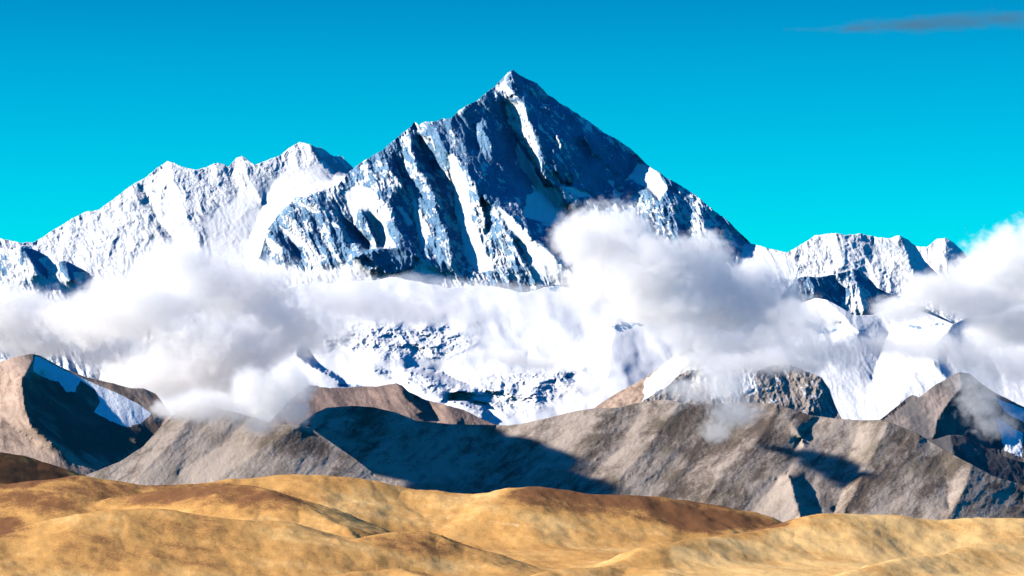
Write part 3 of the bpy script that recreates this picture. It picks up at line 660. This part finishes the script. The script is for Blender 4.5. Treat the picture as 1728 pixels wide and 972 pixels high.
relief('hill', 'large grey brown hillside with a wide navy cloud shadow in its hollow', N_sil, [(470, 880), (1850, 910), (2050, 910)], 115, 870, 1.6, m_grey,
       [([(530, 698), (640, 740), (760, 790), (800, 840)], [-10, 0, 10, 20], 0), ([(836, 717), (830, 780), (820, 850)], 60, 40),
        ([(1000, 690), (960, 760), (900, 840)], [0, 10, 10], 0), ([(1148, 680), (1090, 760), (1000, 850)], [-14, -10, -3], 0), ([(1085, 690), (1040, 760), (960, 840)], [0, 5, 12], 0),
        ([(1254, 680), (1200, 750), (1120, 860)], [4, 2, 10], 0), (tr(C7, [(740, 290), (820, 400), (860, 470)]), [-10, -15, 5], 0), (tr(C7, [(785, 580), (800, 640), (830, 740)]), -18, -24), (tr(C7, [(850, 610), (890, 670), (900, 740)]), 16, 20), (tr(C7, [(740, 590), (640, 700), (600, 760)]), 8, 10),
        (tr(C7, [(1060, 360), (1020, 480), (1000, 620), (960, 720)]), [5, 15, 25, 35], 0), (tr(C7, [(1180, 360), (1130, 470), (1060, 600), (1000, 720)]), [-20, -20, -16, -6], 0), (tr(C7, [(1330, 430), (1400, 520), (1420, 700)]), [4, 10, 10], 0), (tr(C7, [(1718, 640), (1718, 740)]), 60, 60), ([(1850, 850), (1850, 900)], 60, 60),
        ([(1313, 684), (1280, 740), (1200, 830)], [-16, -16, -6], 0), ([(1380, 706), (1340, 760), (1330, 800)], [12, 12, 6], 0), ([(1040, 690), (1010, 740), (960, 800)], [-4, -3, 0], 0), ([(1210, 684), (1150, 770), (1080, 850)], [0, 4, 6], 0), ([(1551, 735), (1540, 800), (1500, 860)], [-6, -4, 0], 0), ([(1640, 786), (1620, 840), (1600, 870)], [-5, -10, -5], 0)],
       n_hill(6, 46, -0.9, 71, fine=1.0, aniso=2.6), jag=(1, 22, 4), seed=31, cat='hill', du=1.3, dv=1.2,
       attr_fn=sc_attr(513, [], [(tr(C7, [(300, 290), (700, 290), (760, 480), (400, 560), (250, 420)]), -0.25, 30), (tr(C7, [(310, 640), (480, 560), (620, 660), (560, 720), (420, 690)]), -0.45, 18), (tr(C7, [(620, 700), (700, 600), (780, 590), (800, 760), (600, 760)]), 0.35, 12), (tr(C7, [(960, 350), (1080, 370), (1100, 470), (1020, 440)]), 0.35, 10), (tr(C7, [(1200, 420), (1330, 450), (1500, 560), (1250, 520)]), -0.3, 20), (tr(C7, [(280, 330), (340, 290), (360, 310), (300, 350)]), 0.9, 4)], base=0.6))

# ------------------------------------------------------------------ near golden hills: one height field
def near_hills():
    du = 1.35
    u = np.arange(-330, 2060, du)
    y = np.concatenate([[2, 8, 16, 24, 30, 33], np.arange(35, 53.5, 0.045), [54.5, 56, 60, 66]])
    Y, Uu = np.meshgrid(y, u, indexing='ij')
    Yk = np.maximum(Y, 20)
    X = (Uu - 864) * K * Yk
    ridges = [   # crest points (photo pixel u, v, distance y), front slope, back slope, roundness
        ([(-330, 772, 52), (-100, 768, 52), (0, 765, 52), (40, 768, 52), (80, 780, 51.8), (130, 801, 51.4), (190, 835, 50.5)], 0.42, 0.48, 0.07),
        ([(-330, 815, 48), (-60, 817, 48), (0, 815, 48), (60, 808, 48), (130, 803, 48), (180, 811, 48), (250, 819, 48), (330, 814, 48), (400, 806, 48), (470, 800, 48), (540, 797, 48), (580, 799, 48), (620, 806, 48), (690, 824, 47.7), (740, 831, 47.5), (800, 836, 47.3), (840, 832, 47.3), (880, 823, 47.3), (910, 820, 47.3), (960, 824, 47.3), (1000, 827, 47.3), (1060, 832, 47.3), (1110, 838, 47.3), (1180, 850, 47.3), (1240, 864, 47.3), (1310, 882, 47.3), (1400, 905, 47.3), (1500, 930, 47.5)], 0.30, 0.48, 0.07),
        ([(200, 838, 46.8), (340, 820, 46.3), (425, 820, 45.5), (453, 827, 45.1), (494, 846, 44.5), (531, 866, 44.0), (568, 885, 43.4), (620, 920, 42.4), (668, 950, 41.4)], 0.36, 0.67, 0.03),
        ([(-330, 930, 41.8), (-60, 925, 41.8), (17, 909, 41.9), (43, 889, 42), (87, 872, 42.2), (145, 860, 42.4), (203, 854, 42.5), (289, 860, 42.5), (405, 872, 42.4), (492, 882, 42.2), (560, 905, 41.8)], 0.26, 0.64, 0.04),
        ([(590, 925, 41.8), (622, 907, 42.0), (654, 898, 42.2), (700, 895, 42.3), (747, 907, 42.1), (794, 920, 41.9), (826, 936, 41.6), (850, 949, 41.2)], 0.30, 0.64, 0.03),
        ([(960, 962, 40.4), (1100, 925, 42.0), (1250, 900, 43.4), (1330, 889, 44), (1345, 882, 44.2), (1370, 868, 44.5), (1390, 864, 44.6), (1450, 866, 44.8), (1540, 870, 45), (1600, 871, 45), (1640, 869, 45), (1680, 872, 45), (1728, 878, 45), (1900, 880, 45), (2060, 880, 45)], 0.30, 0.56, 0.05),
        ([(560, 975, 39.6), (620, 958, 40.0), (668, 950, 40.1), (700, 962, 39.6), (720, 980, 39.3)], 0.30, 0.64, 0.03),
        ([(1728, 905, 42.5), (1600, 925, 41.5), (1480, 950, 40.2), (1400, 970, 39.2)], 0.30, 0.48, 0.04),
        ([(860, 975, 39.0), (960, 955, 40.0), (1050, 950, 40.6), (1130, 962, 39.9)], 0.27, 0.48, 0.03),
    ]
    wx = X + 0.25 * fbm(X, Y, 1.3, 4, 901); wy = Y + 0.35 * fbm(X, Y, 1.6, 4, 907)
    base = np.interp(Y, [2, 20, 30, 36, 39, 45, 54, 66], [-1.5, -2.9, -3.85, -4.05, -3.98, -4.0, -4.6, -9.0])
    h = base.copy(); which = np.zeros_like(h)
    for pts, sf, sb, rr in ridges:
        p = np.array([((a - 864) * K * c, c, (486 - b) * K * c) for a, b, c in pts])
        best = np.full(X.shape, -1e9)
        for i in range(len(p) - 1):
            ax, ay, az = p[i]; bx, by, bz = p[i + 1]
            dx, dy = bx - ax, by - ay
            t = np.clip(((wx - ax) * dx + (wy - ay) * dy) / (dx * dx + dy * dy), 0, 1)
            ex = wx - ax - t * dx; ey = wy - ay - t * dy
            d = np.hypot(ex, ey)
            s = np.where(ey > 0, sb, sf)
            z = az + t * (bz - az) - (np.sqrt((s * d) ** 2 + rr * rr) - rr)
            best = np.maximum(best, z)
        kk = 0.028
        m = np.maximum(h, best)
        h = m + kk * np.log(np.exp((h - m) / kk) + np.exp((best - m) / kk)) - kk * 0.0 * m
        # the soft union lifts equal heights a little
    h = h - 0.02
    near = np.clip((Y - 30) / 6, 0, 1)
    n1 = fbm(X, Y * 0.7, 1.6, 6, 911, 0.5)
    n2 = fbm(X + 0.25 * n1, Y * 0.5, 0.5, 5, 917, 0.55, ridged=True)
    n3 = fbm(X, Y * 0.6, 0.12, 3, 921, 0.6)
    n4 = fbm(X + 0.35 * Y, (Y - 0.4 * X) * 0.4, 1.0, 4, 927, 0.5)
    n6 = fbm(X * 0.45 + 0.25 * Y, Y + 0.25 * X, 0.75, 5, 961, 0.6)
    n7 = fbm(X + 0.8 * Y, Y * 0.5 - 0.3 * X, 0.3, 4, 967, 0.6, ridged=True)
    n5 = fbm(X + 0.5 * Y, Y * 0.6, 3.2, 2, 941, 0.5)
    h = h + near * (0.014 * n1 - 0.001 * n2 + 0.045 * n4 + 0.003 * n3 + 0.004 * n7 + 0.12 * n5)
    Vv = 486 - h / (K * Y)
    P = np.stack([X, Y, h], -1)
    tone = 0.56 + 0.42 * n6 + 0.10 * n7 + 0 * X
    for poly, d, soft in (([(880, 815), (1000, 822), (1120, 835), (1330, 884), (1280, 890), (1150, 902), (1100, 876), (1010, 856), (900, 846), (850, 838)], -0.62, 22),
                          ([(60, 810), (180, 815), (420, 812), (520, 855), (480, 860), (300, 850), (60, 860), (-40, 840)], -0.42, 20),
                          ([(-300, 760), (40, 765), (140, 806), (60, 815), (-300, 815)], -0.5, 6),  # far left hill: its cloud shade is put into the tone too
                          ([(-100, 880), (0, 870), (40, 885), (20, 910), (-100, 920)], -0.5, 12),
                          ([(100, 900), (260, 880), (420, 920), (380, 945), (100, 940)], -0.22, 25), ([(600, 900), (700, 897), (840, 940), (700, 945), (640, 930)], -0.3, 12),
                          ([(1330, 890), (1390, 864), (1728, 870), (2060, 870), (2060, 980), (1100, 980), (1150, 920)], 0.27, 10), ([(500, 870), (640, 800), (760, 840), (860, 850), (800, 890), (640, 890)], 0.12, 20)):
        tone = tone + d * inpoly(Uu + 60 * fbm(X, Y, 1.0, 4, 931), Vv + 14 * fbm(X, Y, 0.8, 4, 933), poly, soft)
    # worn bare banks
    pale = -0.3 + 0 * X
    for poly in ([(795, 880), (830, 874), (880, 882), (870, 892), (830, 888)], [(730, 885), (750, 868), (770, 872), (752, 882)], [(838, 848), (850, 846), (856, 852), (842, 855)], [(822, 932), (860, 938), (850, 944), (835, 945)], [(270, 922), (300, 918), (310, 924), (285, 930)], [(925, 952), (945, 952), (945, 956), (925, 957)]):
        pale = np.maximum(pale, -0.3 + 0.85 * inpoly(Uu + 25 * n1, Vv + 8 * n1, poly, 7))
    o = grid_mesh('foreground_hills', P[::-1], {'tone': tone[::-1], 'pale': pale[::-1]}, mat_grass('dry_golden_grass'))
    return tag(o, 'rolling golden brown grass hills along the bottom of the picture', 'hills', kind='structure')
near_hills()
#CLOUDS
# ------------------------------------------------------------------ clouds
def hull(name, balls, mat, voxel=0.3, lump=0.0, seed=0):
    """one closed lumpy skin round a set of ellipsoids"""
    bm = bmesh.new()
    for c, r in balls:
        res = bmesh.ops.create_icosphere(bm, subdivisions=3, radius=1.0)
        for v in res['verts']:
            v.co = Vector((c[0] + v.co.x * r[0], c[1] + v.co.y * r[1], c[2] + v.co.z * r[2]))
    me = bpy.data.meshes.new(name); bm.to_mesh(me); bm.free()
    o = bpy.data.objects.new(name, me); C.objects.link(o)
    md = o.modifiers.new('remesh', 'REMESH'); md.mode = 'VOXEL'; md.voxel_size = voxel
    dg = bpy.context.evaluated_depsgraph_get(); dg.update()
    me2 = bpy.data.meshes.new_from_object(o.evaluated_get(dg))
    o.modifiers.clear(); o.data = me2; bpy.data.meshes.remove(me); me2.name = name
    if lump:
        n = len(me2.vertices); co = np.empty(n * 3); me2.vertices.foreach_get('co', co); co = co.reshape(-1, 3)
        no = np.empty(n * 3); me2.vertices.foreach_get('normal', no); no = no.reshape(-1, 3)
        L = lump * 4
        d = fbm(co[:, 1] + co[:, 0], co[:, 2] - co[:, 0] * 0.7, L, 4, seed)
        co = co + no * (lump * d)[:, None]
        me2.vertices.foreach_set('co', co.reshape(-1)); me2.update()
    me2.materials.clear(); me2.materials.append(mat)
    me2.polygons.foreach_set('use_smooth', np.ones(len(me2.polygons), bool))
    return o

def cloud(label, D, blobs, dens=1.5, lam=60, amp=0.9, soft=0.55, grow=1.35, color=(0.985, 0.978, 0.97), depth=1.0, seed=0, stretch=1.0, rate=1.0):
    """blobs: (u, v, ru, rv[, distance offset]) in photograph pixels at distance D"""
    k = K * D
    balls = []
    for bl in blobs:
        u_, v_, ru, rv = bl[:4]; off = bl[4] if len(bl) > 4 else 0.0
        d = D + off
        balls.append((((u_ - 864) * K * d, d, (486 - v_) * K * d), (ru * k, depth * 0.5 * (ru + rv) * k, rv * k)))
    b = NB('cloud_vapour')
    g = b.n('ShaderNodeNewGeometry'); p = g.outputs['Position']
    mp = b.n('ShaderNodeMapping'); b.l(p, mp.inputs[0]); mp.inputs['Location'].default_value = (seed * 13.7, seed * 5.1, 0)
    mp.inputs['Scale'].default_value = (1.0 / stretch, 1.0, 1.0)
    q = mp.outputs[0]
    nd = b.n('ShaderNodeTexNoise'); nd.inputs['Scale'].default_value = 1.0 / (lam * k); nd.inputs['Detail'].default_value = 6.0; nd.inputs['Roughness'].default_value = 0.62
    b.l(q, nd.inputs['Vector'])
    n1 = nd.outputs['Fac']
    n2 = b.noise(q, 2.3 / (lam * k), 3.0, 0.55, 0.3)
    bil = b.math('ABSOLUTE', b.math('SUBTRACT', b.math('MULTIPLY', n2, 2.0), 1.0))
    n1 = b.math('ADD', b.math('MULTIPLY', n1, 0.75), b.math('MULTIPLY', bil, 0.6))
    n1 = b.math('ADD', n1, 0.03)
    m = None
    for c, r in balls:
        e = b.vmath('MULTIPLY', b.vmath('SUBTRACT', p, tuple(c)), tuple(1.0 / x for x in r))
        ln = b.vmath('LENGTH', e, None, out=1)
        mi = b.math('SUBTRACT', 1.0, ln)
        if m is None: m = mi
        else:
            nd2 = b.n('ShaderNodeMath', operation='SMOOTH_MAX'); b.l(m, nd2.inputs[0]); b.l(mi, nd2.inputs[1]); nd2.inputs[2].default_value = 0.2; m = nd2.outputs[0]
    f = b.math('ADD', m, b.math('MULTIPLY', b.math('SUBTRACT', n1, 0.5), amp * 2.0))
    dn = b.math('MULTIPLY', b.ss(0.0, soft, f), dens)
    vol = b.n('ShaderNodeVolumePrincipled')
    vol.inputs['Color'].default_value = (*color, 1); vol.inputs['Anisotropy'].default_value = 0.15
    b.l(dn, vol.inputs['Density'])
    b.l(vol.outputs[0], b.out.inputs['Volume'])
    b.m.cycles.volume_step_rate = rate
    hb = [(c, tuple(x * grow for x in r)) for c, r in balls]
    vox = max(min(min(x for x in r) for c, r in balls) * 0.22, 0.05)
    o = hull('cloud', hb, b.m, vox)
    return tag(o, label, 'cloud')

cloud('big cumulus cloud with a grey heart below the left snow ridge', 205,
      [(310, 480, 130, 70, 0), (410, 500, 110, 75, 4), (300, 435, 70, 38, -4), (230, 520, 130, 70, -6), (350, 590, 140, 75, -8), (450, 560, 90, 75, 0), (150, 540, 100, 55, -2), (270, 640, 110, 50, -8), (390, 640, 90, 50, -4), (505, 560, 50, 60, 6)],
      dens=0.85, lam=62, amp=0.9, soft=0.55, seed=1)
cloud('low white cloud bank spreading to the left edge', 215,
      [(20, 530, 130, 55), (-70, 530, 100, 60), (100, 550, 100, 50), (60, 580, 120, 35), (180, 590, 90, 45)], dens=0.8, lam=80, amp=0.8, seed=2)
cloud('small pale cloud puff hanging over the grey scree hill', 91,
      [(455, 672, 62, 54), (425, 655, 52, 44), (490, 650, 54, 48), (500, 695, 34, 32), (400, 692, 46, 30), (440, 712, 38, 28), (345, 685, 80, 34), (290, 690, 40, 24)], dens=2.2, lam=45, amp=0.7, seed=3)
cloud('soft grey cloud between the big left cloud and the glacier', 212,
      [(590, 500, 80, 50), (660, 520, 65, 36), (560, 560, 65, 45), (540, 505, 50, 45), (700, 530, 55, 26), (600, 490, 55, 24)], dens=0.5, lam=48, amp=1.0, seed=4)
cloud('tall bright cumulus cloud covering the right flank of the main pyramid', 205,
      [(1030, 415, 95, 82, 0), (975, 405, 55, 50, -3), (1090, 465, 100, 78, -3), (1180, 445, 75, 60, 2), (1210, 510, 110, 65, 0), (1300, 520, 80, 62, 3), (1120, 520, 110, 38, -4), (1280, 470, 60, 42, 5), (1010, 480, 75, 46, 0)],
      dens=1.0, lam=50, amp=0.75, soft=0.5, seed=5)
cloud('thin mist trailing below the bright cumulus cloud', 200,
      [(1300, 590, 90, 55), (1210, 590, 95, 45), (1350, 550, 65, 55), (1140, 560, 80, 30), (1240, 640, 80, 38), (1370, 600, 55, 42)], dens=0.5, lam=65, amp=0.9, seed=6)
cloud('pale cloud bank filling the right edge above the snow slopes', 210,
      [(1715, 440, 95, 62), (1655, 460, 65, 48), (1770, 420, 90, 62), (1740, 500, 105, 52), (1650, 500, 90, 38), (1700, 560, 90, 35)], dens=1.05, lam=50, amp=0.8, soft=0.5, seed=7)
cloud('long grey cloud streak in front of the flat-topped snow mountain', 207,
      [(1570, 485, 75, 34), (1620, 500, 85, 38), (1520, 520, 65, 26), (1690, 530, 85, 32)], dens=1.1, lam=55, amp=0.8, seed=8, stretch=1.6)
cloud('thin bluish cloud veil over the lower right snow slope', 204,
      [(1480, 580, 75, 30), (1560, 585, 95, 32), (1650, 600, 95, 38), (1720, 620, 85, 42), (1420, 595, 55, 34)], dens=0.55, lam=55, amp=0.9, seed=9, stretch=1.6)
cloud('faint grey cloud wisp above the middle of the glacier', 208,
      [(860, 602, 45, 18), (910, 612, 45, 16), (820, 598, 36, 14)], dens=0.9, lam=30, amp=0.8, seed=10, stretch=1.8)
cloud('long thin cloud strip at the foot of the main pyramid', 214,
      [(740, 490, 70, 24), (830, 486, 75, 15), (690, 472, 55, 14), (900, 490, 60, 14), (800, 535, 60, 16), (880, 525, 75, 22), (940, 510, 75, 28), (760, 520, 85, 22)], dens=0.27, lam=40, amp=1.2, seed=11, stretch=1.8)
cloud('soft white mist hiding the top of the blocky grey rock mountain', 150,
      [(1240, 620, 75, 32), (1300, 612, 65, 28), (1180, 610, 50, 22), (1350, 618, 45, 20), (1225, 655, 45, 24)], dens=0.9, lam=55, amp=0.85, seed=16)
cloud('little mist patch rising off the brown slope on the right', 108,
      [(1215, 645, 66, 44), (1238, 690, 56, 46), (1180, 660, 60, 34), (1212, 728, 36, 28), (1140, 655, 55, 24)], dens=0.8, lam=50, amp=1.0, seed=12)
cloud('wisp of mist clinging to the dark pointed peak', 152,
      [(1658, 680, 48, 50), (1675, 715, 50, 30), (1640, 640, 50, 30)], dens=0.42, lam=45, amp=1.1, seed=13)
cloud('small mist patch at the lower right end of the glacier', 195,
      [(985, 655, 35, 22), (965, 660, 25, 18), (1005, 640, 22, 16)], dens=0.6, lam=30, amp=0.9, seed=14)
cloud('thin dark cloud wisp alone in the blue sky at upper right', 420,
      [(1530, 42, 120, 15), (1620, 38, 100, 17), (1700, 32, 80, 20), (1450, 48, 80, 9), (1380, 50, 55, 7)], dens=0.17, lam=45, amp=1.3, soft=1.1, seed=15, stretch=2.2, color=(0.18, 0.18, 0.21))  # the wisp's unlit look is put into its dark vapour colour

# clouds outside the picture on the sun's side: their shadows lie on the hills
def shade_cloud(label, target, t, yw, ww, lw, seed, n=9, dens=4.0):
    """dense cloud `t` away from the shaded spot towards the sun; half sizes along depth, across the rays, along the rays"""
    uu, vv, D = target
    c = Vector(((uu - 864) * K * D, D, (486 - vv) * K * D)) + LV * t
    b = NB('dense_cloud_vapour')
    vol = b.n('ShaderNodeVolumePrincipled'); vol.inputs['Color'].default_value = (0.95, 0.95, 0.95, 1); vol.inputs['Density'].default_value = dens
    b.l(vol.outputs[0], b.out.inputs['Volume'])
    rnd = random.Random(seed)
    ax = Vector((LV.x, 0, LV.z)).normalized(); wv_ = Vector((-ax.z, 0, ax.x)) * (-1 if ax.x < 0 else 1)
    balls = []
    for i in range(n):
        y = (i / (n - 1) * 2 - 1) * yw * 0.85
        f = math.sqrt(max(0.15, 1 - (y / yw) ** 2 * 0.8))
        q = c + Vector((0, y, 0)) + wv_ * rnd.uniform(-0.25, 0.25) * ww + ax * rnd.uniform(-0.4, 0.4) * lw
        rw = ww * f * rnd.uniform(0.7, 0.95)
        balls.append(((q.x, q.y, q.z), (max(lw * 0.5, rw), yw / n * 1.9, rw)))
    o = hull('cloud', balls, b.m, ww * 0.12, lump=ww * 0.3, seed=seed)
    return tag(o, label, 'cloud')
shade_cloud('dense cloud outside the picture shading the hollow of the brown hillside', (758, 770, 118.5), 32, 7.8, 2.75, 2.5, 5)
shade_cloud('small dense cloud outside the picture shading a spot on the brown hillside', (1410, 792, 118.2), 40, 1.2, 0.75, 1.5, 6)
shade_cloud('small dense cloud outside the picture shading the far left golden hill', (40, 790, 51.5), 13, 2.0, 0.6, 1.2, 7, dens=1.1)
